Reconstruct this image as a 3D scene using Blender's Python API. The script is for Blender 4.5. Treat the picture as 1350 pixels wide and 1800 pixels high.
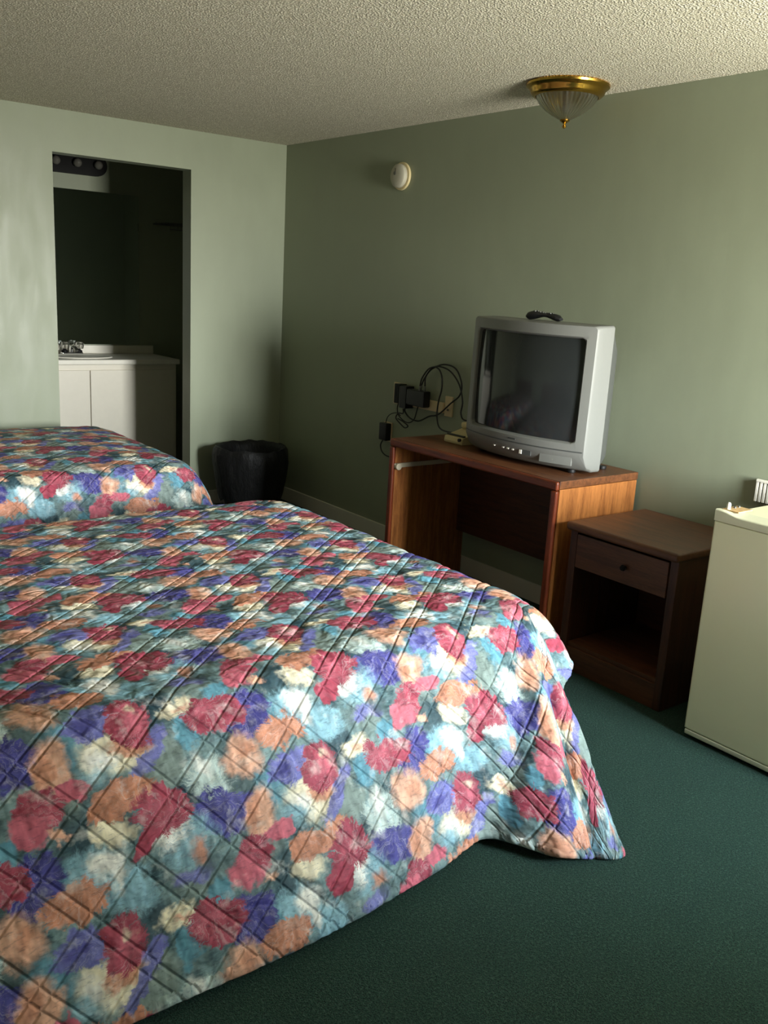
import bpy, bmesh, math, random
import numpy as np
from mathutils import Vector, Matrix, noise as mnoise
random.seed(4)
scene = bpy.context.scene
C = scene.collection
for o in list(bpy.data.objects):
    bpy.data.objects.remove(o)

# ------------------------------------------------------------------ camera
F_PX, YAW, PITCH, ROLL = 1603.977, .6653, -.2429, .0567
fw = Vector((math.sin(YAW)*math.cos(PITCH), math.cos(YAW)*math.cos(PITCH), math.sin(PITCH)))
r0 = Vector((math.cos(YAW), -math.sin(YAW), 0)); u0 = r0.cross(fw)
rt = r0*math.cos(ROLL) + u0*math.sin(ROLL); up = -r0*math.sin(ROLL) + u0*math.cos(ROLL)
cd = bpy.data.cameras.new('camera'); cam = bpy.data.objects.new('camera', cd); C.objects.link(cam)
m = Matrix((rt, up, -fw)).transposed().to_4x4(); m.translation = Vector((-3.4314, -5.6626, 1.5578))
cam.matrix_world = m
cd.sensor_fit = 'VERTICAL'; cd.sensor_height = 24; cd.lens = 24*F_PX/1800; cd.clip_start = .02
scene.camera = cam

# ------------------------------------------------------------------ room numbers
H = 2.44
X_LEFT, Y_FRONT = -3.72, -6.15
WIN = (-.98, -.14, .77, 2.06)          # x0 x1 z0 z1 of the window in the front wall
OPEN = (-1.576, -.702, 2.205)           # opening to the vanity alcove

# ------------------------------------------------------------------ daylight
w = bpy.data.worlds.new('daylight'); scene.world = w; w.use_nodes = True
nt = w.node_tree; nt.nodes.clear()
tc = nt.nodes.new('ShaderNodeTexCoord'); sx = nt.nodes.new('ShaderNodeSeparateXYZ')
mr = nt.nodes.new('ShaderNodeMapRange'); mr.inputs[1].default_value = -1; mr.inputs[2].default_value = 1
mx = nt.nodes.new('ShaderNodeValToRGB')          # ground, hazy bright horizon, deeper sky overhead
els = mx.color_ramp.elements
els[0].position = .46; els[0].color = (.50, .49, .44, 1); els[1].position = 1.0; els[1].color = (.24, .33, .44, 1)
for p_, c_ in ((.505, (1., 1., .97, 1)), (.56, (.92, .95, .94, 1)), (.62, (.66, .72, .74, 1)), (.75, (.38, .46, .53, 1))):
    e_ = els.new(p_); e_.color = c_
bg = nt.nodes.new('ShaderNodeBackground'); bg.inputs[1].default_value = 180
ow = nt.nodes.new('ShaderNodeOutputWorld')
L = nt.links.new
L(tc.outputs['Generated'], sx.inputs[0]); L(sx.outputs[2], mr.inputs[0]); L(mr.outputs[0], mx.inputs[0])
L(mx.outputs[0], bg.inputs[0]); L(bg.outputs[0], ow.inputs[0])
pl = bpy.data.lights.new('window_daylight', 'AREA'); pl.shape = 'RECTANGLE'
pl.size = WIN[1]-WIN[0]; pl.size_y = WIN[3]-WIN[2]; pl.cycles.is_portal = True
po = bpy.data.objects.new('window_daylight', pl); C.objects.link(po)
po.location = ((WIN[0]+WIN[1])/2, Y_FRONT-.13, (WIN[2]+WIN[3])/2); po.rotation_euler = (math.radians(90), 0, 0)
vs = scene.view_settings
vs.view_transform = 'Standard'; vs.look = 'None'; vs.gamma = 1; vs.use_curve_mapping = False
vs.exposure = 0.0
scene.display_settings.display_device = 'sRGB'

# ------------------------------------------------------------------ material helpers
def lin(c):
    return tuple(((v/255)/12.92 if v/255 <= .04045 else ((v/255+.055)/1.055)**2.4) for v in c) + (1,)
class NT:
    def __init__(s, name):
        s.m = bpy.data.materials.new(name); s.m.use_nodes = True; s.t = s.m.node_tree
        s.b = s.t.nodes['Principled BSDF']; s.o = s.t.nodes['Material Output']
    def n(s, typ, **kw):
        nd = s.t.nodes.new('ShaderNode'+typ)
        for k, v in kw.items(): setattr(nd, k, v)
        return nd
    def l(s, a, b): s.t.links.new(a, b)
    def math(s, op, a, b=None, c=None):
        nd = s.n('Math', operation=op)
        for i, v in enumerate((a, b, c)):
            if v is None: continue
            if hasattr(v, 'is_linked') or hasattr(v, 'links'): s.l(v, nd.inputs[i])
            else: nd.inputs[i].default_value = v
        return nd.outputs[0]
    def mix(s, f, a, b, blend='MIX'):
        nd = s.n('Mix', data_type='RGBA', blend_type=blend)
        for i, v in ((0, f), (6, a), (7, b)):
            if hasattr(v, 'links'): s.l(v, nd.inputs[i])
            else: nd.inputs[i].default_value = v
        return nd.outputs[2]
    def noise(s, vec, scale, detail=2, rough=.5, out=0):
        nd = s.n('TexNoise'); nd.inputs['Scale'].default_value = scale; nd.inputs['Detail'].default_value = detail
        nd.inputs['Roughness'].default_value = rough
        if vec is not None: s.l(vec, nd.inputs['Vector'])
        return nd.outputs[out]
    def rng(s, v, a, b, c=0., d=1., smooth=False):
        nd = s.n('MapRange'); nd.interpolation_type = 'SMOOTHSTEP' if smooth else 'LINEAR'
        s.l(v, nd.inputs[0])
        for i, x in enumerate((a, b, c, d)): nd.inputs[1+i].default_value = x
        return nd.outputs[0]
    def bump(s, h, strength, dist):
        nd = s.n('Bump'); nd.inputs['Strength'].default_value = strength; nd.inputs['Distance'].default_value = dist
        s.l(h, nd.inputs['Height']); s.l(nd.outputs[0], s.b.inputs['Normal']); return nd
    def obj(s): return s.n('TexCoord').outputs['Object']
    def vmap(s, vec, scale=(1, 1, 1), rot=(0, 0, 0), loc=(0, 0, 0), typ='POINT'):
        nd = s.n('Mapping', vector_type=typ); s.l(vec, nd.inputs[0])
        nd.inputs['Location'].default_value = loc; nd.inputs['Rotation'].default_value = rot; nd.inputs['Scale'].default_value = scale
        return nd.outputs[0]
    def set(s, **kw):
        for k, v in kw.items():
            s.b.inputs[k.replace('_', ' ')].default_value = v
        return s
def plain(name, rgb, rough=.5, metal=0., var=.06, scale=30, bump=0., **kw):
    t = NT(name); t.set(Roughness=rough, Metallic=metal, **kw)
    c = lin(rgb); v = t.noise(t.obj(), scale, 3)
    a = tuple(x*(1-var) for x in c[:3])+(1,); b = tuple(min(1, x*(1+var)) for x in c[:3])+(1,)
    t.l(t.mix(v, a, b), t.b.inputs['Base Color'])
    if bump: t.bump(t.noise(t.obj(), scale*6, 2), .4, bump)
    return t.m

def wall_mat(name, rgb):
    t = NT(name); t.set(Roughness=.42); p = t.obj()
    a = lin(rgb); b = lin(tuple(v*.96 for v in rgb))
    n1 = t.noise(p, 1.6, 4); n2 = t.noise(t.vmap(p, (5, 5, 1.6)), 2.2, 3)
    f = t.math('ADD', t.math('MULTIPLY', n1, .6), t.math('MULTIPLY', n2, .4))
    t.l(t.mix(t.rng(f, .35, .65), b, a), t.b.inputs['Base Color'])
    t.l(t.rng(n2, .3, .7, .42, .54), t.b.inputs['Roughness'])
    h = t.math('ADD', t.math('MULTIPLY', t.noise(p, 120, 3), .4), t.math('MULTIPLY', t.noise(t.vmap(p, (30, 30, 6)), 2, 3), 1.))
    t.bump(h, .25, .0008)
    return t.m
WALL = wall_mat('sage_wall_paint', (140, 147, 124))
def ceiling_mat():
    t = NT('popcorn_ceiling'); t.set(Roughness=.95); p = t.obj()
    v = t.n('TexVoronoi'); v.inputs['Scale'].default_value = 115; t.l(p, v.inputs['Vector'])
    rnd = t.n('SeparateXYZ'); t.l(v.outputs['Color'], rnd.inputs[0])
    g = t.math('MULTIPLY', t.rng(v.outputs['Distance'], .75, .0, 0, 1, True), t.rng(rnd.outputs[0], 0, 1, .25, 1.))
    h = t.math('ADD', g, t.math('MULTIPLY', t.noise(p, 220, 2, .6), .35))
    c = t.mix(t.rng(h, .15, 1.0), lin((176, 170, 148)), lin((246, 240, 222)))  # granule tops coloured lighter, gaps darker: the relief's light and shade in colour
    t.l(c, t.b.inputs['Base Color']); t.bump(h, 1., .0055)
    return t.m
def carpet_mat():
    t = NT('green_carpet'); t.set(Roughness=1.); p = t.obj()
    n = t.noise(p, 260, 3, .7); n2 = t.noise(p, 3, 3); n3 = t.noise(p, 120, 3, .7)
    c = t.mix(t.rng(n, .38, .62), lin((10, 35, 30)), lin((42, 86, 71)))
    c = t.mix(t.math('MULTIPLY', t.rng(n3, .52, .68), .55), c, lin((76, 112, 94)))
    c = t.mix(t.math('MULTIPLY', n2, .25), c, lin((16, 44, 36)))
    t.l(c, t.b.inputs['Base Color']); t.bump(t.math('ADD', n, t.math('MULTIPLY', n3, 1.6)), 1., .009)
    return t.m
def wood_mat(name, dark, light, axis='x', rough=.4, scale=1.):
    t = NT(name); t.set(Roughness=rough); p = t.obj()
    sc = {'x': (1.2, 14, 14), 'y': (14, 1.2, 14), 'z': (14, 14, 1.2)}[axis]
    q = t.vmap(p, tuple(v*scale for v in sc))
    n1 = t.noise(q, 3, 5, .65); n2 = t.noise(t.vmap(q, (4, 4, 4)), 6, 3, .7)
    f = t.math('ADD', t.math('MULTIPLY', n1, .75), t.math('MULTIPLY', n2, .25))
    c = t.mix(t.rng(f, .38, .62), lin(dark), lin(light))
    t.l(c, t.b.inputs['Base Color']); t.bump(f, .25, .0012)
    return t.m
CARPET, CEIL = carpet_mat(), ceiling_mat()
OAK_Y = wood_mat('oak_veneer_lengthwise', (74, 42, 22), (112, 68, 37), 'y')
OAK_Z = wood_mat('oak_veneer_upright', (124, 72, 33), (174, 110, 56), 'z')
REDWOOD_Y = wood_mat('red_stained_trim_lengthwise', (78, 32, 16), (118, 54, 28), 'y', .32)
REDWOOD_Z = wood_mat('red_stained_trim_upright', (84, 34, 16), (128, 58, 30), 'z', .32)
DARKWOOD = wood_mat('dark_brown_panel', (58, 28, 16), (86, 46, 28), 'y', .45)
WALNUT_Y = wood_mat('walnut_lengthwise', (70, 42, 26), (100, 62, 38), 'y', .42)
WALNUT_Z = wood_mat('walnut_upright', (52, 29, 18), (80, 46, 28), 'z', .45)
TRIM = plain('painted_trim', (200, 198, 182), .45, var=.05, scale=8)
SILVER = plain('silver_tv_plastic', (112, 113, 108), .42, .1, .03, 60, .0002)
SILVER_DK = plain('dark_grey_plastic', (60, 62, 60), .5)  # dark grey plastic for seam, badge, control panel and fridge gasket
TVBACK = plain('grey_tv_housing', (70, 72, 68), .55, bump=.0004)
BLACKP = plain('black_plastic', (16, 16, 18), .35)
BLACKM = plain('matte_black_rubber', (14, 14, 14), .5)
CREAM = plain('cream_plastic', (204, 188, 142), .45)
IVORY = plain('ivory_plate', (206, 186, 146), .4)
WHITEP = plain('white_plastic', (222, 218, 204), .45)
DULLWHITE = plain('dull_white_plastic', (176, 172, 154), .5)
WHITE_LAM = plain('white_laminate', (214, 208, 192), .4, var=.03)
FRIDGE = plain('almond_enamel', (226, 222, 184), .32, var=.02, scale=3, bump=.0006)
FRIDGE_TOP = plain('white_door_cap', (204, 202, 172), .4, var=.02)
RUST = plain('rusty_metal', (186, 152, 104), .7, .2, .45, 60)
CHROME = plain('chrome', (200, 200, 200), .12, 1., .02)
BRASS = plain('polished_brass', (196, 154, 70), .2, 1., .08, 20)
DARKMET = plain('dark_bronze', (9, 9, 9), .6, .0, Specular_IOR_Level=.2)
GREYMET = plain('grey_steel', (120, 120, 116), .4, .9)
RAIL = plain('cream_painted_steel', (196, 186, 160), .5)
BINM = plain('dark_red_bin_plastic', (74, 26, 22), .45)
SHEET = plain('white_sheet', (214, 212, 206), .8)
BOXM = plain('grey_ticking', (120, 120, 124), .9)
def screen_mat():
    t = NT('tv_glass'); t.set(Roughness=.09, IOR=1.5); 
    c = t.mix(t.noise(t.obj(), 5, 2), (.012, .014, .014, 1), (.02, .022, .022, 1)); t.l(c, t.b.inputs['Base Color'])
    return t.m
SCREEN = screen_mat()
def glass_mat(name, rough, tint):
    t = NT(name); t.set(Roughness=rough, Transmission_Weight=1., IOR=1.35)
    t.l(t.mix(t.noise(t.obj(), 9, 2), tint, tuple(v*.94 for v in tint[:3])+(1,)), t.b.inputs['Base Color'])
    return t.m
LAMPGLASS = glass_mat('ribbed_lamp_glass', .3, (.86, .86, .78, 1))
ACRYLIC = glass_mat('clear_acrylic', .05, (.95, .95, .93, 1))
FROST = plain('unlit_globe_bulb', (112, 110, 104), .25)
def pane_mat():
    t = NT('window_glass'); tr = t.n('BsdfTransparent'); gl = t.n('BsdfGlossy'); gl.inputs['Roughness'].default_value = .02
    mx = t.n('MixShader'); t.l(t.math('MULTIPLY', t.n('Fresnel').outputs[0], .8), mx.inputs[0])
    t.l(tr.outputs[0], mx.inputs[1]); t.l(gl.outputs[0], mx.inputs[2]); t.l(mx.outputs[0], t.o.inputs[0]); return t.m
PANE = pane_mat()
def mirror_mat():
    t = NT('mirror_glass'); t.set(Metallic=1., Roughness=.03)
    t.l(t.mix(t.noise(t.obj(), 3, 2), (.52, .57, .54, 1), (.56, .60, .58, 1)), t.b.inputs['Base Color']); return t.m
MIRROR = mirror_mat()
def bag_mat():
    t = NT('black_bin_liner'); t.set(Roughness=.5, Specular_IOR_Level=.2); p = t.obj()
    t.l(t.mix(t.noise(p, 8, 2), (.006, .006, .006, 1), (.014, .014, .014, 1)), t.b.inputs['Base Color'])
    t.bump(t.noise(t.vmap(p, (1, 1, .45)), 26, 4, .6), .8, .012); return t.m
BAG = bag_mat()

# --- the painted-flower print of the bedspreads: blobs on a slanted repeat, in cloth metres
PAL = dict(rose=(160, 66, 84), pink=(198, 102, 118), blue=(70, 68, 138), per=(110, 112, 176), lbl=(140, 182, 196), teal=(98, 150, 168),
           wht=(244, 241, 232), crm=(238, 226, 196), pch=(198, 134, 106), lpch=(224, 172, 146), grey=(128, 144, 138), pale=(192, 208, 202),
           slate=(74, 92, 94), dteal=(36, 64, 76))
BLOBS = [  # colour, a, b, ra, rb, angle(deg), softness, cover
 ('grey', .91, .78, .14, .10, -78, .25, 1), ('grey', .45, .12, .10, .07, -60, .3, .9), ('grey', .05, .30, .12, .10, -20, .4, .8),
 ('dteal', .08, .95, .10, .13, 0, .5, .9), ('dteal', .50, .20, .09, .13, 10, .5, .8), ('slate', .30, .78, .12, .08, -30, .4, .9), ('dteal', .86, .52, .08, .12, 20, .5, .8),
 ('teal', .03, .56, .11, .065, -84, .25, 1), ('teal', .20, .33, .075, .06, -30, .3, 1), ('teal', .55, .40, .13, .10, -10, .4, 1), ('teal', .44, .80, .10, .11, 0, .4, .8),
 ('lbl', .76, .39, .13, .088, -29, .3, 1), ('lbl', .60, .34, .13, .10, -20, .3, 1), ('pale', .12, .80, .125, .10, -36, .3, 1), ('wht', .10, .75, .05, .08, -30, .6, .8),
 ('wht', .645, .30, .10, .066, -22, .45, 1), ('crm', .66, .15, .11, .062, -22, .3, 1), ('wht', .70, .36, .04, .07, 0, .5, .9),
 ('per', .84, .72, .145, .040, -63, .25, 1), ('crm', .98, .47, .11, .046, -34, .3, 1), ('lpch', 1.0, .46, .06, .02, -34, .6, .9),
 ('blue', .355, .43, .14, .09, -61, .22, 1), ('blue', .20, .95, .155, .092, -28, .22, 1),
 ('lpch', .31, .65, .125, .10, -40, .3, 1), ('pch', .53, .48, .14, .07, -32, .22, 1), ('pch', .33, .63, .07, .05, -40, .6, .7), ('pch', .67, .02, .125, .06, -39, .22, 1),
 ('lpch', .39, .92, .14, .083, -82, .3, 1), ('pch', .36, .93, .09, .04, -82, .6, .8),
 ('crm', .68, .79, .17, .105, -19, .35, 1), ('wht', .62, .83, .09, .07, -10, .6, 1), ('lbl', .60, .90, .10, .05, -20, .5, .9), ('pch', .74, .74, .09, .06, -30, .4, .9),
 ('per', .82, .81, .125, .035, -60, .3, .9), ('per', .56, .66, .14, .072, -37, .25, 1), ('blue', .54, .67, .08, .04, -37, .6, .8), ('pch', .75, .98, .15, .055, -33, .25, 1),
 ('lbl', 1.03, .13, .16, .115, -37, .5, .9), ('wht', .95, .12, .11, .066, -37, .5, 1), ('pch', .09, .16, .065, .052, -35, .8, .9), ('per', .06, .27, .11, .04, -30, .5, .9), ('slate', .14, .21, .07, .05, -30, .6, .7),
 ('rose', .18, .465, .15, .083, -21, .16, 1), ('pink', .14, .45, .07, .03, -21, .8, .5),
 ('rose', .905, .015, .135, .10, -28, .16, 1), ('rose', .83, .18, .09, .05, -65, .2, 1), ('pink', .88, .03, .08, .05, -50, .8, .6),
 ('rose', .74, .62, .125, .088, -70, .18, 1), ('pink', .765, .59, .085, .05, -70, .6, .9), ('crm', .77, .555, .035, .03, -70, .8, .7),
 ('pink', .49, .0, .09, .045, -34, .25, 1), ('rose', .35, .13, .105, .08, -72, .18, 1), ('pink', .315, .215, .09, .07, -31, .3, 1), ('lpch', .43, .22, .035, .03, 0, .4, 1),
]
def quilt_mat():
    t = NT('painted_flower_print'); t.set(Roughness=.62)
    uv = t.n('UVMap', uv_map='cloth').outputs[0]
    # ragged brush edges: coarse wobble + fine fringe
    def wob(scale, amp, detail):
        c = t.noise(uv, scale, detail, .6, out=1)
        s = t.n('VectorMath', operation='SUBTRACT'); t.l(c, s.inputs[0]); s.inputs[1].default_value = (.5, .5, .5)
        k = t.n('VectorMath', operation='SCALE'); t.l(s.outputs[0], k.inputs[0]); k.inputs['Scale'].default_value = amp; return k.outputs[0]
    def vadd(a, b):
        s = t.n('VectorMath', operation='ADD'); t.l(a, s.inputs[0]); t.l(b, s.inputs[1]); return s.outputs[0]
    p = vadd(vadd(vadd(uv, wob(11, .07, 2)), wob(36, .040, 2)), wob(150, .012, 2))
    # lattice coordinates  (inverse of [[.45,-.12],[.23,.46]])
    d = .45*.46+.12*.23
    def dot(vec):
        s = t.n('VectorMath', operation='DOT_PRODUCT'); t.l(p, s.inputs[0]); s.inputs[1].default_value = vec; return s.outputs['Value']
    cb = t.n('CombineXYZ'); t.l(dot((.46/d, .12/d, 0)), cb.inputs[0]); t.l(dot((-.23/d, .45/d, 0)), cb.inputs[1]); lat = cb.outputs[0]
    n1 = t.noise(uv, 16, 4, .6); n4 = t.noise(uv, 15, 4, .6); n2 = t.noise(t.vmap(uv, (30, 110, 1), (0, 0, .9)), 1.4, 4, .65); n3 = t.noise(t.vmap(uv, (46, 15, 1), (0, 0, -.4)), 1.2, 2, .5)
    col = t.mix(t.rng(n1, .34, .60), lin((54, 80, 88)), lin((122, 146, 146)))
    col = t.mix(t.math('MULTIPLY', t.rng(n2, .5, .66), .5), col, lin((120, 152, 156)))
    for nm, a, b, ra, rb, ang, soft, cov in BLOBS:
        s = t.n('VectorMath', operation='SUBTRACT'); t.l(lat, s.inputs[0]); s.inputs[1].default_value = (a, b, 0)
        wq = t.n('VectorMath', operation='WRAP'); t.l(s.outputs[0], wq.inputs[0]); wq.inputs[1].default_value = (.5, .5, .5); wq.inputs[2].default_value = (-.5, -.5, -.5)
        q = t.vmap(wq.outputs[0], (ra*1.1, rb*1.12, 1), (0, 0, math.radians(ang)), (0, 0, 0), 'TEXTURE')
        ln = t.n('VectorMath', operation='LENGTH'); t.l(q, ln.inputs[0]); dist = ln.outputs['Value']; cc = lin(PAL[nm])
        if nm in ('rose', 'blue', 'per', 'pch', 'wht', 'lbl', 'pale') and ra > .1:      # petals: hairs fanning out from a heart off the middle
            of = t.n('VectorMath', operation='ADD'); t.l(q, of.inputs[0]); of.inputs[1].default_value = (.55*math.cos(a*40), .55*math.sin(a*40), 0)
            nn = t.n('VectorMath', operation='NORMALIZE'); t.l(of.outputs[0], nn.inputs[0])
            fan = t.noise(t.vmap(nn.outputs[0], loc=(a*9, b*9, 0)), 9, 2, .7)
            dist = t.math('ADD', dist, t.rng(fan, .3, .7, -.16, .16))
            lt = tuple(min(1, v*.45+.42*x) for v, x in zip(cc[:3], (1., .95, .95)))+(1,) if nm in ('rose', 'pch', 'blue', 'per') else lin((120, 166, 184))
            cc = t.mix(t.rng(fan, .50, .72, 0, .55), cc, lt)
        f = t.rng(dist, 1.10, 1.10-min(.95, max(soft, .14)*(1.7 if nm in ('wht', 'crm', 'lbl', 'pale', 'lpch', 'grey') else 1.1)), 0, cov, True)
        col = t.mix(f, col, cc)
    # brush streaks: light and dark hairs over everything
    col = t.mix(t.math('MULTIPLY', t.rng(n4, .56, .74), .45), col, lin((240, 236, 228)))
    vr = t.rng(n3, .30, .70, .70, 1.22); vm = t.n('VectorMath', operation='SCALE'); t.l(col, vm.inputs[0]); t.l(vr, vm.inputs['Scale']); col = vm.outputs[0]
    col = t.mix(t.math('MULTIPLY', t.rng(n2, .46, .33), .42), col, lin((38, 46, 58)))
    t.l(col, t.b.inputs['Base Color'])
    # quilting lines: pairs of stitched creases on the two diagonals + crinkles along them
    def fam(cx, cy):
        s = t.n('VectorMath', operation='DOT_PRODUCT'); t.l(vadd(uv, wob(7, .006, 1)), s.inputs[0]); s.inputs[1].default_value = (cx/QSP, cy/QSP, 0)
        f = t.math('FRACT', s.outputs['Value'])
        d1 = t.math('ABSOLUTE', t.math('SUBTRACT', f, .40)); d2 = t.math('ABSOLUTE', t.math('SUBTRACT', f, .60))
        return t.math('MULTIPLY', t.math('MINIMUM', d1, d2), QSP)
    dm = t.math('MINIMUM', fam(*Q1), fam(*Q2))
    crease = t.rng(dm, 0, .007, 0, 1, True)
    cr = t.noise(t.vmap(vadd(uv, wob(10, .08, 2)), (1, 1.7, 1), (0, 0, .6)), 13, 2, .5)
    h = t.math('ADD', crease, t.math('MULTIPLY', cr, 5.))
    t.bump(h, .6, .0065)
    t.b.inputs['Specular IOR Level'].default_value = .25
    return t.m
QSP = .158
Q1, Q2 = (.77, -.63), (.63, .77)
QUILT = quilt_mat()

# ------------------------------------------------------------------ mesh helpers
def empty(name, loc, label, cat, group=None):
    o = bpy.data.objects.new(name, None); C.objects.link(o); o.location = loc; o.empty_display_size = .05
    o['label'] = label; o['category'] = cat
    if group: o['group'] = group
    return o
def wloc(o):
    v = Vector(o.location)
    while o.parent: o = o.parent; v += Vector(o.location)
    return v
def obj(name, bm, mat, parent=None, smooth=True, origin=None, angle=35, wn=True):
    me = bpy.data.meshes.new(name)
    bmesh.ops.recalc_face_normals(bm, faces=bm.faces)
    po = wloc(parent) if parent else Vector((0, 0, 0))
    org = Vector(origin) if origin is not None else po
    bmesh.ops.translate(bm, vec=-org, verts=bm.verts)
    bm.to_mesh(me); bm.free()
    me.materials.append(mat)
    o = bpy.data.objects.new(name, me); C.objects.link(o)
    if parent: o.parent = parent
    o.location = org-po
    if smooth:
        for p in me.polygons: p.use_smooth = True
        me.set_sharp_from_angle(angle=math.radians(angle))
        if wn: o.modifiers.new('weighted_normals', 'WEIGHTED_NORMAL').keep_sharp = True
    return o
def tag(o, label, cat, group=None):
    o['label'] = label; o['category'] = cat
    if group: o['group'] = group
    return o
def struct(name, bm, mat, label, parent=None, cat=None):
    o = obj(name, bm, mat, parent)
    o['kind'] = 'structure'; o['label'] = label
    if not parent: o['category'] = cat or name.split('_')[0]
    return o
def box(lo, hi, bev=0., seg=2, bm=None):
    out = bm or bmesh.new()
    t = bmesh.new(); bmesh.ops.create_cube(t, size=1)
    for v in t.verts: v.co = Vector([(lo[i]+hi[i])/2 + v.co[i]*(hi[i]-lo[i]) for i in range(3)])
    if bev: bmesh.ops.bevel(t, geom=t.edges[:], offset=bev, segments=seg, profile=.5, affect='EDGES')
    me = bpy.data.meshes.new('t'); t.to_mesh(me); t.free(); out.from_mesh(me); bpy.data.meshes.remove(me)
    return out
def rings(rs, close=True, cap0=True, cap1=True, bm=None):
    bm = bm or bmesh.new(); V = [[bm.verts.new(p) for p in r] for r in rs]
    for a, b in zip(V, V[1:]):
        n = len(a)
        for i in range(n if close else n-1): bm.faces.new((a[i], a[(i+1) % n], b[(i+1) % n], b[i]))
    if cap0: bm.faces.new(V[0][::-1])
    if cap1: bm.faces.new(V[-1])
    return bm
def lathe(prof, c, n=48, axis='z', fl=None, bm=None, cap=True):
    rs = []
    for r, h in prof:
        ring = []
        for i in range(n):
            a = 2*math.pi*i/n; rr = r*(fl(a, h) if fl else 1)
            p = {'z': (rr*math.cos(a), rr*math.sin(a), h), 'x': (h, rr*math.cos(a), rr*math.sin(a)), 'y': (rr*math.cos(a), h, rr*math.sin(a))}[axis]
            ring.append(Vector(c)+Vector(p))
        rs.append(ring)
    return rings(rs, True, cap, cap, bm)
def catmull(pts, n):
    P = [np.array(p, float) for p in pts]; P = [2*P[0]-P[1]]+P+[2*P[-1]-P[-2]]; out = []
    for i in range(1, len(P)-2):
        for k in range(n):
            t = k/n; a, b, c, d = P[i-1:i+3]
            out.append(.5*(2*b+(c-a)*t+(2*a-5*b+4*c-d)*t*t+(3*b-a-3*c+d)*t**3))
    out.append(P[-2]); return out
def tube(pts, r, n=8, sub=8, bm=None):
    P = [Vector(p) for p in (catmull(pts, sub) if sub else pts)]; rs = []; up_ = None
    for i, p in enumerate(P):
        d = (P[min(i+1, len(P)-1)]-P[max(i-1, 0)]).normalized()
        if up_ is None: up_ = d.orthogonal().normalized()
        up_ = (up_-d*up_.dot(d)).normalized(); s = d.cross(up_)
        rs.append([p+(up_*math.cos(2*math.pi*k/n)+s*math.sin(2*math.pi*k/n))*r for k in range(n)])
    return rings(rs, True, True, True, bm)
def grid_obj(name, P, UV, mat, parent=None, closed=False, merge=0.):
    """P: rows x cols x 3 world positions"""
    R, K, _ = P.shape; po = np.array(wloc(parent)) if parent else np.zeros(3)
    me = bpy.data.meshes.new(name)
    idx = np.arange(R*K).reshape(R, K); nx = np.roll(idx, -1, 1) if closed else idx[:, 1:]; cu = idx if closed else idx[:, :-1]
    f = np.stack([cu[:-1], nx[:-1], nx[1:], cu[1:]], -1).reshape(-1, 4)
    me.from_pydata((P.reshape(-1, 3)-po).tolist(), [], f.tolist())
    ul = me.uv_layers.new(name='cloth'); li = np.zeros(len(me.loops), np.int32); me.loops.foreach_get('vertex_index', li)
    ul.data.foreach_set('uv', UV.reshape(-1, 2)[li].astype(np.float32).ravel())
    me.materials.append(mat)
    for p in me.polygons: p.use_smooth = True
    o = bpy.data.objects.new(name, me); C.objects.link(o)
    if parent: o.parent = parent
    return o

# ------------------------------------------------------------------ the room shell
T = .12
struct('floor', box((X_LEFT-T, Y_FRONT-T, -.1), (T, 1.5+T, 0)), CARPET, 'dark green low-pile carpet covering the whole floor')
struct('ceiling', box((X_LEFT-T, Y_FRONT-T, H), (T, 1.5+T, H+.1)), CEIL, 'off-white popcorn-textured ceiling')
struct('wall_right', box((0, Y_FRONT, 0), (T, 1.5, H)), WALL, 'shaded sage green wall behind the television')
struct('wall_left', box((X_LEFT-T, Y_FRONT, 0), (X_LEFT, 1.5, H)), WALL, 'sage green wall at the heads of the beds')
b = box((X_LEFT, 0, 0), (OPEN[0], T, H)); box((OPEN[1], 0, 0), (0, T, H), bm=b); box((OPEN[0], 0, OPEN[2]), (OPEN[1], T, H), bm=b)
struct('wall_back', b, WALL, 'daylit sage green wall with an opening to the vanity alcove')
struct('wall_alcove', box((X_LEFT, 1.5, 0), (0, 1.5+T, H)), WALL, 'dim sage green wall carrying the mirror inside the alcove')
struct('wall_alcove_side', box((-2.1-T, T, 0), (-2.1, 1.5, H)), WALL, 'dim side wall inside the vanity alcove')
x0, x1, z0, z1 = WIN
b = box((X_LEFT, Y_FRONT-T, 0), (x0, Y_FRONT, H)); box((x1, Y_FRONT-T, 0), (0, Y_FRONT, H), bm=b)
box((x0, Y_FRONT-T, 0), (x1, Y_FRONT, z0), bm=b); box((x0, Y_FRONT-T, z1), (x1, Y_FRONT, H), bm=b)
struct('wall_front', b, WALL, 'sage green wall with the daylight window behind the viewer')
b = bmesh.new(); f_ = .04; ya, yb = Y_FRONT-.09, Y_FRONT-.04
box((x0, ya, z0), (x0+f_, yb, z1), .004, bm=b); box((x1-f_, ya, z0), (x1, yb, z1), .004, bm=b)
box((x0+f_, ya, z0), (x1-f_, yb, z0+f_), .004, bm=b); box((x0+f_, ya, z1-f_), (x1-f_, yb, z1), .004, bm=b)
win = struct('window_1', b, WHITEP, 'white framed window in the wall behind the viewer', cat='window')
obj('pane', box((x0+f_, Y_FRONT-.067, z0+f_), (x1-f_, Y_FRONT-.063, z1-f_)), PANE, win)
obj('window_sill', box((x0-.04, Y_FRONT+.001, z0-.03), (x1+.04, Y_FRONT+.06, z0), .004), WHITEP, win)
struct('walkway_roof', box((X_LEFT-.6, Y_FRONT-1.55, 2.52), (.8, Y_FRONT-T-.01, 2.62)), CEIL, 'added unseen overhang outside the window, blocking the high sky', cat='sky blocker')  # unseen overhang added to block high sky, so daylight enters nearly level
def base(name, lo, hi, label): struct(name, box(lo, hi, .004), TRIM, label, cat='baseboard')
base('baseboard_right', (-.014, Y_FRONT, 0), (0, 0, .1), 'painted baseboard along the television wall')
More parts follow.
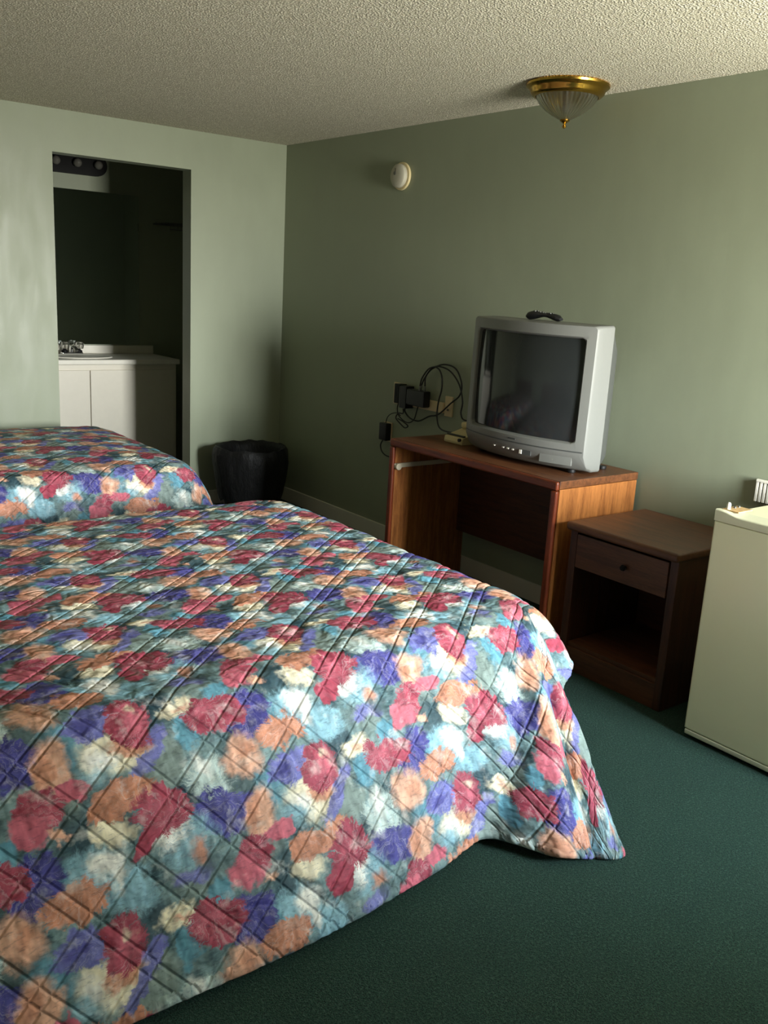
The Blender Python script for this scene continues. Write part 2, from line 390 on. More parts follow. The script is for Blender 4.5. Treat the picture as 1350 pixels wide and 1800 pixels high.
base('baseboard_back', (OPEN[1], -.014, 0), (-.014, 0, .1), 'painted baseboard below the wall right of the alcove opening')
base('baseboard_back_left', (X_LEFT, -.014, 0), (OPEN[0], 0, .1), 'painted baseboard below the wall left of the alcove opening')

# ------------------------------------------------------------------ beds
def catm(rows, step):
    """dense Catmull-Rom over station rows (n x k); spacing follows the hem and rim travel"""
    A = np.array(rows, float); P = np.vstack([2*A[0]-A[1], A, 2*A[-1]-A[-2]]); out = []
    for i in range(1, len(P)-2):
        a, b, c, d = P[i-1:i+3]
        n = max(2, int(math.ceil(max(np.linalg.norm(c[:2]-b[:2]), np.linalg.norm(c[2:5]-b[2:5]))/step)))
        for k in range(n):
            t = k/n; q = .5*(2*b+(c-a)*t+(2*a-5*b+4*c-d)*t*t+(3*b-a-3*c+d)*t**3)
            out.append(q)
    out.append(A[-1]); return np.array(out)
def qlines(U, V):
    dm = np.full(U.shape, 9.)
    for cx, cy in (Q1, Q2):
        f = np.mod((U*cx+V*cy)/QSP, 1.)
        dm = np.minimum(dm, np.minimum(abs(f-.4), abs(f-.6))*QSP)
    return dm
def bedspread(label, rimz, y_uv0, stations, spine, step, k_out, crown, amp, folds, ground):
    S = catm(stations, step); n = len(S)
    R = np.c_[S[:, :2], np.full(n, rimz)]; Hm = S[:, 2:5]; huv = S[:, 5:7]
    rt_ = max(int(.72/step), 20)
    # drop: quadratic arcs from the rim to the hem, resampled by length
    d = Hm-R; hz = d.copy(); hz[:, 2] = 0; hz /= np.linalg.norm(hz, axis=1, keepdims=True)
    P1 = R+hz*k_out; P1[:, 2] += .004
    tt = np.linspace(0, 1, 60)[:, None, None]
    B = (1-tt)**2*R+2*tt*(1-tt)*P1+tt**2*Hm
    seg = np.linalg.norm(np.diff(B, axis=0), axis=2); cum = np.vstack([np.zeros((1, n)), np.cumsum(seg, 0)]); cum /= cum[-1]
    ts = np.linspace(0, 1, rt_); D = np.zeros((rt_, n, 3))
    for j in range(n):
        for a in range(3): D[:, j, a] = np.interp(ts, cum[:, j], B[:, j, a])
    ruv = np.c_[R[:, 0], -(R[:, 1]-y_uv0)]
    DU = ruv[None]+(huv-ruv)[None]*ts[:, None, None]
    # top: rim to the spine line
    xa, xb, yc = spine; sp = np.c_[np.clip(R[:, 0], xa, xb), np.full(n, yc), np.full(n, rimz)]
    rt2 = max(int(np.max(np.linalg.norm(sp-R, axis=1))/step), 20)
    tq = np.linspace(0, 1, rt2)[:-1]
    Tp = sp[None]+(R-sp)[None]*tq[:, None, None]
    e = 1-tq; Tp[:, :, 2] += (crown*(1-(1-np.clip(e*1.3, 0, 1))**2))[:, None]
    TU = np.stack([Tp[:, :, 0], -(Tp[:, :, 1]-y_uv0)], -1)
    P = np.vstack([Tp, D]); UV = np.vstack([TU, DU])
    # soft large unevenness of the filling, folds near the corner, then the quilted puffs, all along the normal
    gx = np.gradient(P, axis=1); gy = np.gradient(P, axis=0); N = np.cross(gx, gy); N /= np.linalg.norm(N, axis=2, keepdims=True)+1e-9
    if N[rt2//2, n//2, 2] < 0: N = -N
    h = amp*(1-np.exp(-qlines(UV[..., 0], UV[..., 1])/.016))
    w2 = np.array([mnoise.noise(Vector((u*5, v*5, .3))) for u, v in UV.reshape(-1, 2)]).reshape(h.shape)
    h += .005*w2
    for (u1, v1, u2, v2, wd, a) in folds:                      # a ridge (a>0) or valley along a cloth segment
        dx, dy = u2-u1, v2-v1; q = np.clip(((UV[..., 0]-u1)*dx+(UV[..., 1]-v1)*dy)/(dx*dx+dy*dy), 0, 1)
        dd = np.hypot(UV[..., 0]-u1-q*dx, UV[..., 1]-v1-q*dy); h += a*np.exp(-(dd/wd)**2)*np.clip(q*2.5, 0.1, 1)
    P = P+N*h[..., None]
    P[..., 2] = np.maximum(P[..., 2], ground)
    root = empty('bedspread', (float(np.mean(R[:, 0])), yc, 0), label, 'bedspread', 'floral bedspreads')
    o = grid_obj('quilted_cover', P, UV, QUILT, root)
    md = o.modifiers.new('thickness', 'SOLIDIFY'); md.thickness = .007; md.offset = -1
    # bound edge, gathered into little ruffles
    hem = P[-1]; m = 10; ringP = np.zeros((n, m, 3)); ringU = np.zeros((n, m, 2))
    tang = np.gradient(hem, axis=0); tang /= np.linalg.norm(tang, axis=1, keepdims=True)+1e-9
    dn = P[-1]-P[-3]; dn /= np.linalg.norm(dn, axis=1, keepdims=True)+1e-9; sd = np.cross(tang, dn)
    s = np.cumsum(np.r_[0, np.linalg.norm(np.diff(hem, axis=0), axis=1)])
    rf = 1+.42*np.sin(s*2*math.pi/.026)
    for k in range(m):
        a = 2*math.pi*k/m
        ringP[:, k] = hem-dn*.004+dn*(.017*math.cos(a))+sd*(.0095*math.sin(a)*rf)[:, None]
        ringU[:, k] = UV[-1]+np.array([0, .012*math.cos(a)])
    ringP[..., 2] = np.maximum(ringP[..., 2], .002)
    grid_obj('bound_edge', ringP, ringU, QUILT, root, closed=True)
    return root
def bed(label, x_h, x_f, y_a, y_b, ztop):
    """frame, box spring and mattress hidden under a bedspread, headboard on the left wall, two pillows"""
    yc = (y_a+y_b)/2; root = empty('bed', ((x_h+x_f)/2, yc, 0), label, 'bed', 'motel beds')
    obj('mattress', box((x_h, y_a, ztop-.24), (x_f, y_b, ztop-.02), .05, 3), SHEET, root)
    obj('box_spring', box((x_h, y_a+.01, .16), (x_f-.01, y_b-.01, ztop-.25), .02), BOXM, root)
    b = bmesh.new(); box((x_h, y_a+.03, .13), (x_f-.04, y_a+.07, .158), bm=b); box((x_h, y_b-.07, .13), (x_f-.04, y_b-.03, .158), bm=b); box((x_f-.5, y_a+.07, .13), (x_f-.46, y_b-.07, .158), bm=b)
    obj('rail', b, BLACKM, root)
    for x in (x_h+.1, x_f-.48):
        for y in (y_a+.05, y_b-.05): obj('leg', lathe([(.016, 0), (.02, .02), (.014, .03), (.014, .13)], (x, y, 0), 16), BLACKM, root)
    b = box((X_LEFT+.004, y_a-.03, .35), (X_LEFT+.04, y_b+.03, 1.02), .01)
    obj('headboard', b, WALNUT_Y, root)
# near bed
XF, YN, YF, ZT = -1.285, -3.70, -2.08, .553
xh = -3.60
st = [(xh, YN, xh, -4.115, .035, xh, .60), (-3.2, YN, -3.2, -4.11, .035, -3.2, .60), (-2.8, YN, -2.8, -4.11, .035, -2.8, .60), (-2.35, YN, -2.35, -4.115, .035, -2.35, .60),
      (-1.95, YN, -1.95, -4.075, .04, -1.95, .60), (-1.76, YN, -1.765, -4.05, .05, -1.77, .60), (-1.66, YN, -1.68, -4.10, .045, -1.67, .60), (-1.56, YN, -1.60, -4.20, .03, -1.54, .61),
      (-1.45, YN, -1.50, -4.26, .02, -1.36, .62), (-1.37, YN+.002, -1.43, -4.29, .014, -1.08, .62), (-1.335, YN+.008, -1.405, -4.26, .03, -1.03, .58),
      (-1.315, YN+.018, -1.36, -4.08, .17, -1.02, .40), (-1.30, YN+.032, -1.315, -3.92, .32, -1.02, .22), (-1.292, YN+.05, -1.20, -3.85, .36, -1.02, .10), (-1.287, YN+.08, -1.125, -3.76, .345, -1.02, 0.),
      (XF, -3.52, -1.10, -3.56, .31, -1.02, -.24), (XF, -3.2, -1.095, -3.2, .30, -1.02, -.56), (XF, -2.7, -1.09, -2.7, .30, -1.02, -1.06), (XF, -2.3, -1.09, -2.28, .30, -1.02, -1.48),
      (XF-.01, -2.14, -1.12, -2.02, .22, -1.02, -1.72), (XF-.04, -2.10, -1.24, -1.90, .06, -1.06, -2.16), (XF-.12, YF, -1.40, -1.87, .03, -1.36, -2.28), (-1.7, YF, -1.7, -1.87, .03, -1.7, -2.28),
      (-2.5, YF, -2.5, -1.87, .03, -2.5, -2.28), (xh, YF, xh, -1.87, .03, xh, -2.28)]
folds = [(-1.36, 0., -1.74, .62, .045, -.026), (-1.30, 0, -1.52, .62, .05, .022), (-1.25, .0, -1.34, .62, .035, -.030), (-1.16, .1, -1.14, .55, .03, .010)]
bedspread('brightly lit floral quilted bedspread on the nearer bed, its corner trailing on the carpet', ZT, -3.78, st, (xh, XF-.8, -2.89), .0115, .13, .012, .006, folds, .004)
bed('nearer motel bed hidden beneath the daylit floral bedspread', -3.66, -1.36, YN+.06, YF-.06, ZT-.02)
# far bed
XF2, YN2, YF2, Z2 = -1.45, -1.42, -.22, .625
hx, hn, hf, hzz = -1.20, -1.66, -.045, .04
st2 = [(xh, YN2, xh, hn, hzz, xh, .60), (-2.6, YN2, -2.6, hn, hzz, -2.6, .60), (-1.9, YN2, -1.9, hn, hzz, -1.9, .60), (-1.6, YN2, -1.58, hn, hzz, -1.6, .60),
       (XF2-.05, YN2+.002, -1.40, hn-.02, hzz, -1.38, .60), (XF2-.015, YN2+.015, -1.27, -1.62, .035, -1.0, .58), (XF2-.002, YN2+.05, -1.20, -1.50, hzz, -.88, .2), (XF2, YN2+.12, hx, -1.35, hzz, -.85, -.1),
       (XF2, -1., hx, -1., hzz, -.85, -.5), (XF2, -.5, hx, -.5, hzz, -.85, -1.), (XF2-.005, -.28, -1.22, -.17, hzz, -.85, -1.3), (XF2-.04, -.235, -1.32, -.06, hzz, -1.1, -1.7),
       (XF2-.15, YF2, -1.6, hf, hzz, -1.6, -1.8), (-2.5, YF2, -2.5, hf, hzz, -2.5, -1.8), (xh, YF2, xh, hf, hzz, xh, -1.8)]
bedspread('dim floral bedspread on the farther bed, beside the alcove opening', Z2, -1.50, st2, (xh, XF2-.55, -.82), .016, .16, .03, .004, [], .004)
bed('farther motel bed hidden beneath the dim floral bedspread', -3.66, -1.53, YN2+.06, YF2-.06, Z2-.02)

# ------------------------------------------------------------------ desk
DX, DY0, DY1, DZ = -.557, -3.160, -2.012, .80
desk = empty('desk', (-.29, -2.586, 0), 'oak-sided wooden desk with an open knee space, carrying the television', 'desk')
obj('desktop', box((DX+.022, DY0+.002, DZ-.034), (-.012, DY1-.002, DZ), .003), OAK_Y, desk)
obj('side_panel', box((DX+.022, DY1-.030, 0), (-.02, DY1, DZ-.035), .002), OAK_Z, desk)
obj('side_panel', box((DX+.022, DY0, 0), (-.02, DY0+.030, DZ-.035), .002), OAK_Z, desk)
obj('modesty_panel', box((-.075, DY0+.031, .262), (-.057, DY1-.031, DZ-.035), .001), DARKWOOD, desk)
obj('front_trim', box((DX, DY0, DZ-.040), (DX+.0215, DY1, DZ), .009, 3), REDWOOD_Y, desk)
obj('leg_trim', box((DX, DY1-.034, 0), (DX+.0215, DY1, DZ-.0405), .008, 3), REDWOOD_Z, desk)
obj('leg_trim', box((DX, DY0, 0), (DX+.0215, DY0+.034, DZ-.0405), .008, 3), REDWOOD_Z, desk)
sl = obj('drawer_slide', box((-.545, DY1-.040, .648), (-.10, DY1-.0305, .672), .003), RAIL, desk)
sl['label'] = 'cream metal drawer slide left on the inner side'
obj('roller', lathe([(.001, -.008), (.017, -.008), (.019, 0), (.017, .006), (.001, .006)], (-.528, DY1-.048, .657), 20, 'y'), RAIL, sl)

# ------------------------------------------------------------------ nightstand
NX, NY0, NY1, NZ = -.525, -3.765, -3.235, .65
ns = empty('nightstand', (-.28, -3.5, 0), 'brown wooden nightstand with one drawer, between desk and refrigerator', 'nightstand')
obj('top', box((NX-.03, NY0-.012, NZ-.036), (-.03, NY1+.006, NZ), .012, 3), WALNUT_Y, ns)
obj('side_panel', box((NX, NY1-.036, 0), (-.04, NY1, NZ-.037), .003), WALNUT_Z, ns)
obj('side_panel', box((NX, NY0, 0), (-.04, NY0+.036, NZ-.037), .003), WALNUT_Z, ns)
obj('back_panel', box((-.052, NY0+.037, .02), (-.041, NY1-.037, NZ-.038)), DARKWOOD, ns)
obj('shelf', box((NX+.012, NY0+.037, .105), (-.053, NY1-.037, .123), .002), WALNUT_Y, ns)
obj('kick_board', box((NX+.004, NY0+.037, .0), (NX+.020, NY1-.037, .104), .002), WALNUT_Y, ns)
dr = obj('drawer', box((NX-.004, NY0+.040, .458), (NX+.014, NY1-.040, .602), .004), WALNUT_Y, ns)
obj('drawer_box', box((NX+.0145, NY0+.05, .470), (-.10, NY1-.05, .590)), DARKWOOD, dr)
obj('knob', lathe([(.001, -.024), (.010, -.023), (.013, -.017), (.010, -.010), (.006, -.006), (.006, 0)], (NX-.004, -3.53, .528), 20, 'x'), DARKMET, dr)

# ------------------------------------------------------------------ television
TY, TW, TZ0, TZ1 = -2.755, .366, .815, 1.442
tv = empty('television', (-.25, TY, DZ), 'bulky silver tube television with a dark screen, standing on the desk', 'television')
def bow(y): return -.372-.088*(1-min(1, abs((y-TY)/TW))**2.2)+.012*(TY-y)/TW
def rrect(y0, y1, za, zb, r, n=14, m=6):
    """rounded rectangle points, same count whatever the size"""
    P = []
    cs = [(y1-r, za+r, -90), (y1-r, zb-r, 0), (y0+r, zb-r, 90), (y0+r, za+r, 180)]
    for i, (cy, cz, a0) in enumerate(cs):
        for k in range(m+1):
            a = math.radians(a0+90*k/m); P.append((cy+r*math.cos(a), cz+r*math.sin(a)))
        ny, nz, na = cs[(i+1) % 4]; e = (ny+r*math.cos(math.radians(na)), nz+r*math.sin(math.radians(na))); s = P[-1]
        for k in range(1, n): P.append((s[0]+(e[0]-s[0])*k/n, s[1]+(e[1]-s[1])*k/n))
    return P
def tvring(y0, y1, za, zb, r, fx): return [(fx(y, z), y, z) for y, z in rrect(y0, y1, za, zb, r)]
SY0, SY1, SZ0, SZ1 = -3.082, -2.440, .932, 1.394
chin = lambda z: .05*max(0, (.90-z)/.085)**2 if z < .90 else 0.
lean = lambda z: .010*(z-TZ0)/.6
fr = lambda y, z: bow(y)+chin(z)+lean(z)
rs = [tvring(SY0+.012, SY1-.012, SZ0+.012, SZ1-.012, .02, lambda y, z: fr(y, z)+.035),
      tvring(SY0+.006, SY1-.006, SZ0+.006, SZ1-.006, .02, lambda y, z: fr(y, z)+.006),
      tvring(SY0, SY1, SZ0, SZ1, .02, fr)]
for k in (.3, .6, .9):
    q = lambda a, b_: a+(b_-a)*k
    rs.append(tvring(q(SY0, TY-TW), q(SY1, TY+TW), q(SZ0, TZ0), q(SZ1, TZ1), .02-.004*k, fr))
rs += [tvring(TY-TW+.004, TY+TW-.004, TZ0+.004, TZ1-.004, .016, lambda y, z: fr(y, z)+.002), tvring(TY-TW, TY+TW, TZ0, TZ1, .016, lambda y, z: fr(y, z)+.012)]
rs += [tvring(TY-TW-.002, TY+TW+.002, TZ0-.004, TZ1+.002, .014, lambda y, z: -.300), tvring(TY-TW-.002, TY+TW+.002, TZ0-.004, TZ1+.004, .014, lambda y, z: -.248)]
obj('front_bezel', rings(rs, True, False, False), SILVER, tv, angle=40)
# convex screen
N_ = 24; P = np.zeros((N_, N_, 3))
for i in range(N_):
    for j in range(N_):
        y = SY0+.002+(SY1-SY0-.004)*i/(N_-1); z = SZ0+.002+(SZ1-SZ0-.004)*j/(N_-1)
        a, c_ = 2*i/(N_-1)-1, 2*j/(N_-1)-1
        P[i, j] = (bow(y)+.018+lean(z)-.012*(1-a*a)*(1-c_*c_)+.006*(c_*c_), y, z)
grid_obj('screen', P, np.zeros((N_, N_, 2)), SCREEN, tv)
rs = [tvring(TY-TW+.002, TY+TW-.002, TZ0-.002, TZ1, .03, lambda y, z: -.2475), tvring(TY-TW+.012, TY+TW-.012, TZ0, TZ1-.012, .04, lambda y, z: -.225),
      tvring(TY-TW+.05, TY+TW-.05, TZ0+.005, TZ1-.06, .06, lambda y, z: -.15), tvring(TY-.2, TY+.2, TZ0+.02, TZ1-.20, .06, lambda y, z: -.045)]
obj('rear_housing', rings(rs, True, True, True), TVBACK, tv)
def strip(name, z, hgt, y0, y1, off, mat, parent, dep=.004, n=24):
    b = bmesh.new(); R1 = []
    for k in range(n+1):
        y = y0+(y1-y0)*k/n; x = fr(y, z)
        R1.append([(x-off, y, z-hgt/2), (x-off, y, z+hgt/2), (x-off+dep, y, z+hgt/2), (x-off+dep, y, z-hgt/2)])
    return obj(name, rings(R1, True, True, True, b), mat, parent, angle=30)
strip('panel_seam', .903, .005, TY-TW+.008, TY+TW-.008, .0012, SILVER_DK, tv)
strip('front_flap', .864, .05, -3.07, -2.93, .0025, SILVER, tv, .006, 8)
strip('badge', .918, .006, -2.80, -2.755, .0016, SILVER_DK, tv, .003, 4)
for y in (-2.665, -2.725, -2.755, -2.785):
    strip('button', .868, .006, y-.005, y+.005, .003, WHITEP, tv, .004, 2)
strip('control_panel', .866, .022, -2.885, -2.825, .003, SILVER_DK, tv, .005, 6)
strip('power_button', .866, .018, -2.838, -2.826, .006, WHITEP, tv, .005, 3)
for y in (TY-.28, TY+.28):
    for x in (-.33, -.12): obj('foot', lathe([(.018, 0), (.02, .004), (.02, .0145)], (x, y, DZ+.0005), 16), BLACKM, tv)

rc = empty('remote_control', (-.33, -2.80, TZ1+.006), 'black remote control lying on top of the television', 'remote')
b = bmesh.new(); rsr = []
for k in range(13):
    s = k/12; wd = .022+.006*math.sin(s*math.pi*2.2); hz = .010+.006*(1-s)+.004*math.sin(s*9); cz = TZ1+.018+.012*math.sin(s*math.pi)-.004*s
    y = -2.69-.185*s; x = -.335+.02*s
    rsr.append([(x+wd*math.cos(a)*(.55 if k in (0, 12) else 1), y, cz+hz*math.sin(a)*(.5 if k in (0, 12) else 1)) for a in [2*math.pi*i/16 for i in range(16)]])
obj('case', rings(rsr), BLACKP, rc)
for s in (.25, .4, .55, .7):
    for dx in (-.009, .009):
        y = -2.69-.185*s; x = -.335+.02*s+dx; hz = .010+.006*(1-s)+.004*math.sin(s*9); cz = TZ1+.018+.012*math.sin(s*math.pi)-.004*s
        obj('button', box((x-.004, y-.007, cz+hz*.8), (x+.004, y+.007, cz+hz+.0022), .0015), GREYMET, rc)

# ------------------------------------------------------------------ cream box (telephone-like) left of the television
ph = empty('telephone', (-.26, -2.27, DZ), 'small cream desk telephone beside the television, cords above it', 'telephone')
b = bmesh.new()
prof = [(-.345, 0), (-.35, .01), (-.345, .034), (-.30, .044), (-.19, .075), (-.185, .07), (-.185, 0)]
rings([[(x, -2.195, DZ+.0005+z) for x, z in prof], [(x, -2.33, DZ+.0005+z) for x, z in prof]], True, True, True, b)
bmesh.ops.bevel(b, geom=b.edges[:], offset=.003, segments=2, affect='EDGES')
obj('base', b, CREAM, ph)
obj('slot', box((-.335, -2.325, DZ+.0395), (-.318, -2.20, DZ+.046), .002), BLACKP, ph)
obj('jack', lathe([(.001, -.356), (.009, -.356), (.009, -.346)], (0, -2.315, DZ+.026), 14, 'x'), BLACKP, ph)
obj('handset', box((-.245, -2.325, DZ+.068), (-.20, -2.20, DZ+.098), .01, 3), CREAM, ph)
obj('handset_tip', box((-.255, -2.328, DZ+.088), (-.195, -2.285, DZ+.104), .006), BLACKP, ph)

# ------------------------------------------------------------------ wall wiring left of the television
op = empty('outlet_plate', (0, -1.365, .945), 'ivory outlet plate on the wall, black adapters plugged in', 'outlet')
obj('plate', box((-.008, -1.44, .87), (-.0005, -1.325, 1.00), .003), IVORY, op)
obj('screw', lathe([(.001, -.0095), (.004, -.0095), (.004, -.008)], (0, -1.345, .972), 10, 'x'), GREYMET, op)
ps = empty('power_strip', (0, -1.64, .90), 'ivory power strip on the wall below the black splitter', 'power strip')
obj('body', box((-.022, -1.80, .875), (-.0005, -1.53, .935), .004), IVORY, ps)
op2 = empty('cable_plate', (0, -1.80, .93), 'ivory cable plate on the wall nearest the television', 'outlet')
obj('plate', box((-.012, -1.865, .862), (-.0005, -1.803, .975), .003), IVORY, op2)
obj('jack', lathe([(.001, -.019), (.006, -.019), (.006, -.0125)], (0, -1.835, .90), 12, 'x'), GREYMET, op2)
a1 = empty('power_adapter', (-.03, -1.43, .94), 'ribbed black power adapter nearest the corner, plugged into the ivory plate', 'adapter')
obj('case', box((-.065, -1.452, .885), (-.0085, -1.402, 1.0), .004), BLACKP, a1)
for k in range(3): obj('rib', box((-.068, -1.445+.013*k, .89), (-.0652, -1.438+.013*k, .995)), BLACKM, a1)
a2 = empty('power_adapter', (-.03, -1.49, .93), 'tall black power adapter right of the ribbed one', 'adapter')
obj('case', box((-.07, -1.522, .865), (-.0085, -1.462, .995), .004), BLACKP, a2)
obj('blade_seam', box((-.0715, -1.467, .87), (-.0705, -1.463, .99)), GREYMET, a2)
a3 = empty('cable_splitter', (-.04, -1.60, .93), 'wide black splitter box with three cables rising from it', 'adapter')
obj('case', box((-.075, -1.69, .892), (-.0225, -1.53, .985), .008), BLACKP, a3)
for x, y in ((-.034, -1.615), (-.066, -1.64), (-.050, -1.665)): obj('plug', lathe([(.006, 0), (.006, .022), (.004, .026)], (x, y, .985), 10), GREYMET, a3)
a4 = empty('power_adapter', (-.03, -1.29, .70), 'small black power adapter hanging near the desk corner', 'adapter')
obj('case', box((-.05, -1.325, .64), (-.0085, -1.255, .745), .005), BLACKP, a4)
obj('plate', box((-.008, -1.33, .63), (-.0005, -1.25, .75), .002), IVORY, a4)
def cord(label, pts, r=.0045):
    o = obj('cord', tube(pts, r, 8, 8), BLACKM, None, origin=pts[0]); tag(o, label, 'cord', 'black cords beside the television')
A_, B_, D_ = -.034, -.066, -.050          # each cable keeps to its own layer in front of the wall
cord('black cable arching highest from the splitter, then swinging down left', [(A_, -1.615, 1.012), (A_, -1.64, 1.06), (A_, -1.70, 1.115), (A_, -1.80, 1.150), (A_, -1.90, 1.135), (A_, -1.955, 1.06), (A_, -1.945, .995), (A_, -1.88, .945), (A_, -1.78, .868), (A_, -1.70, .845), (A_, -1.61, .805), (A_, -1.53, .81), (A_, -1.48, .84), (A_, -1.475, .862)])
cord('black cable arching from the splitter and dropping straight to the desktop', [(B_, -1.64, 1.012), (B_, -1.655, 1.06), (B_, -1.71, 1.118), (B_, -1.78, 1.13), (B_, -1.822, 1.09), (B_, -1.83, 1.02), (B_, -1.81, .945), (B_-.005, -1.812, .86), (B_-.015, -1.86, .80), (B_-.08, -2.06, .8075), (B_-.10, -2.16, .8065), (B_-.115, -2.188, .8065)])
cord('black cable arching from the splitter and hooking down behind the television', [(D_, -1.665, 1.012), (D_, -1.668, 1.07), (D_, -1.74, 1.132), (D_, -1.86, 1.125), (D_, -1.95, 1.06), (D_, -1.99, .97), (D_, -1.985, .90), (D_, -2.03, .87), (D_, -2.2, .90), (D_, -2.48, .96)])
cord('thin black lead looping below the two adapters', [(D_, -1.43, .883), (D_, -1.425, .85), (D_, -1.44, .815), (D_, -1.49, .79), (D_, -1.54, .785), (D_, -1.585, .81), (D_, -1.605, .86), (D_, -1.615, .89)], .0035)
cord('black lead bunched in a knot under the tall adapter', [(B_, -1.50, .863), (B_, -1.50, .835), (B_-.002, -1.46, .83), (B_-.003, -1.44, .80), (B_-.004, -1.48, .775), (B_-.004, -1.53, .755), (B_-.006, -1.56, .77), (B_-.012, -1.52, .79), (B_-.012, -1.47, .80)], .004)
X = -.034
cord('thin black lead running left from the knot to the small hanging adapter', [(X, -1.44, .812), (X, -1.40, .822), (X, -1.35, .81), (X, -1.315, .785), (X, -1.30, .747)], .0028)
cord('black lead curling from the small adapter down behind the desk', [(-.03, -1.275, .638), (-.03, -1.255, .60), (-.03, -1.28, .56), (-.03, -1.35, .545), (-.03, -1.5, .56), (-.03, -1.75, .60)], .004)

# ------------------------------------------------------------------ refrigerator
FX, FY0, FY1, FZ = -.612, -4.425, -3.935, .85
fg = empty('refrigerator', (-.33, -4.18, 0), 'compact almond refrigerator with a plain door, right of the nightstand', 'refrigerator')
obj('cabinet', box((FX+.062, FY0+.004, .03), (-.06, FY1-.004, FZ), .006), FRIDGE, fg)
obj('door', box((FX, FY0, .035), (FX+.055, FY1, FZ-.022), .006, 3), FRIDGE, fg)
obj('gasket', box((FX+.0555, FY0+.012, .05), (FX+.0615, FY1-.012, FZ-.02)), SILVER_DK, fg)
# moulded cap on the door: high at the hinge corner, dipping to a curved front lip
cap = []
for k in range(25):
    s = k/24; y = FY1-(FY1-FY0)*s; d_ = .013*min(1, max(0, (min(s, 1-s)-.06)/.12))
    zb = FZ-.0215; zt = FZ+.020-d_
    cap.append([(FX-.001, y, zb), (FX-.001, y, zt-.006), (FX+.001, y, zt-.002), (FX+.006, y, zt), (FX+.0545, y, FZ+.016), (FX+.0545, y, zb)])
obj('door_cap', rings(cap, True, True, True), FRIDGE_TOP, fg, angle=50)
obj('bottom_strip', box((FX-.001, FY0+.004, .016), (FX+.05, FY1-.004, .034), .003), FRIDGE_TOP, fg)
hg = obj('hinge', box((FX+.02, FY1-.075, FZ+.0165), (FX+.11, FY1-.012, FZ+.021), .001), RUST, fg)
obj('hinge_pin', lathe([(.007, 0), (.007, .018), (.004, .024)], (FX+.03, FY1-.03, FZ+.021), 14), WHITEP, hg)
for x in (FX+.07, FX+.095): obj('screw', lathe([(.005, 0), (.005, .004), (.003, .006)], (x, FY1-.03, FZ+.021), 12), GREYMET, hg)
for y in (FY0+.05, FY1-.05):
    for x in (FX+.09, -.12): obj('foot', lathe([(.016, 0), (.016, .012), (.01, .014), (.01, .031)], (x, y, 0), 14), BLACKM, fg)
vg = empty('vent_grille', (-.02, -4.0, .86), 'white slotted grille on the wall just above the refrigerator', 'vent')
obj('frame', box((-.012, -4.40, .79), (-.001, -3.735, .884), .003), TVBACK, vg)
obj('top_rail', box((-.026, -4.40, .875), (-.0125, -3.735, .886), .002), WHITEP, vg)
for k in range(40): 
    if k == 0:
        s0 = obj('slat', box((-.024, -3.747, .795), (-.0125, -3.736, .8745), .001), WHITEP, vg)
    else:
        s_ = s0.copy(); C.objects.link(s_); s_.parent = vg; s_.location.y = s0.location.y-.0165*k

# ------------------------------------------------------------------ bin in the corner
bn = empty('wastebasket', (-.40, -.30, 0), 'dark red wastebasket in the room corner, lined with a black bag', 'bin')
obj('bucket', lathe([(.001, .004), (.165, .004), (.17, 0), (.175, .02), (.215, .40), (.222, .405), (.215, .41), (.205, .39), (.165, .03), (.001, .03)], (-.40, -.30, 0), 40), BINM, bn)
b = bmesh.new(); rs = []
prof = [(.002, .06), (.15, .06), (.18, .25), (.194, .36), (.202, .422), (.216, .450), (.234, .455), (.246, .436), (.252, .40), (.254, .35), (.248, .29), (.238, .22), (.222, .14), (.210, .09)]
for i, (r, z) in enumerate(prof):
    rg = []
    for k in range(72):
        a = 2*math.pi*k/72; nz = mnoise.noise(Vector((math.cos(a)*3.2, math.sin(a)*3.2, z*6))); n2 = mnoise.noise(Vector((math.cos(a)*9, math.sin(a)*9, z*9)))
        rr = r+(.010*nz+.006*n2)*(1 if i > 5 else .3 if i else 0); zz = z+(.014*nz if 4 < i < 13 else 0)+(.05*n2 if i == 13 else 0)
        rg.append((-.40+rr*math.cos(a), -.30+rr*math.sin(a), zz))
    rs.append(rg)
bg_ = obj('bin_liner', rings(rs, True, False, False), BAG, bn, angle=60)
bg_['label'] = 'crinkled black plastic liner folded over the rim'

# ------------------------------------------------------------------ ceiling lamp and smoke detector
LX, LY = -.262, -2.735
lp = empty('ceiling_lamp', (LX, LY, H), 'brass ceiling lamp with a ribbed glass bowl and finial', 'lamp')
obj('pan', lathe([(.001, -.001), (.176, -.001), (.18, -.006), (.178, -.014), (.168, -.022), (.160, -.030), (.158, -.040), (.148, -.050), (.136, -.054), (.134, -.048), (.001, -.046)], (LX, LY, H), 64), BRASS, lp)
pr = [(.134, -.046), (.128, -.060), (.112, -.084), (.088, -.106), (.060, -.124), (.036, -.137), (.022, -.143), (.012, -.145)]
pr2 = [(r-.004 if r > .02 else r*.7, z+.004) for r, z in pr[::-1]]
obj('glass_bowl', lathe(pr+pr2, (LX, LY, H), 216, 'z', lambda a, h: 1+.022*math.cos(36*a) if h < -.055 else 1+.006*math.cos(36*a), None, False), LAMPGLASS, lp, angle=70)
obj('finial', lathe([(.001, -.140), (.020, -.142), (.022, -.148), (.012, -.154), (.006, -.159), (.006, -.164), (.010, -.169), (.007, -.176), (.001, -.179)], (LX, LY, H), 24), BRASS, lp)
obj('bulb', lathe([(.001, -.05), (.013, -.05), (.014, -.066), (.024, -.082), (.027, -.096), (.020, -.110), (.001, -.116)], (LX, LY, H), 24), FROST, lp)
sd = empty('smoke_detector', (0, -1.287, 2.172), 'round white smoke detector high on the shaded wall', 'smoke detector')
cS = (0, -1.287, 2.172)
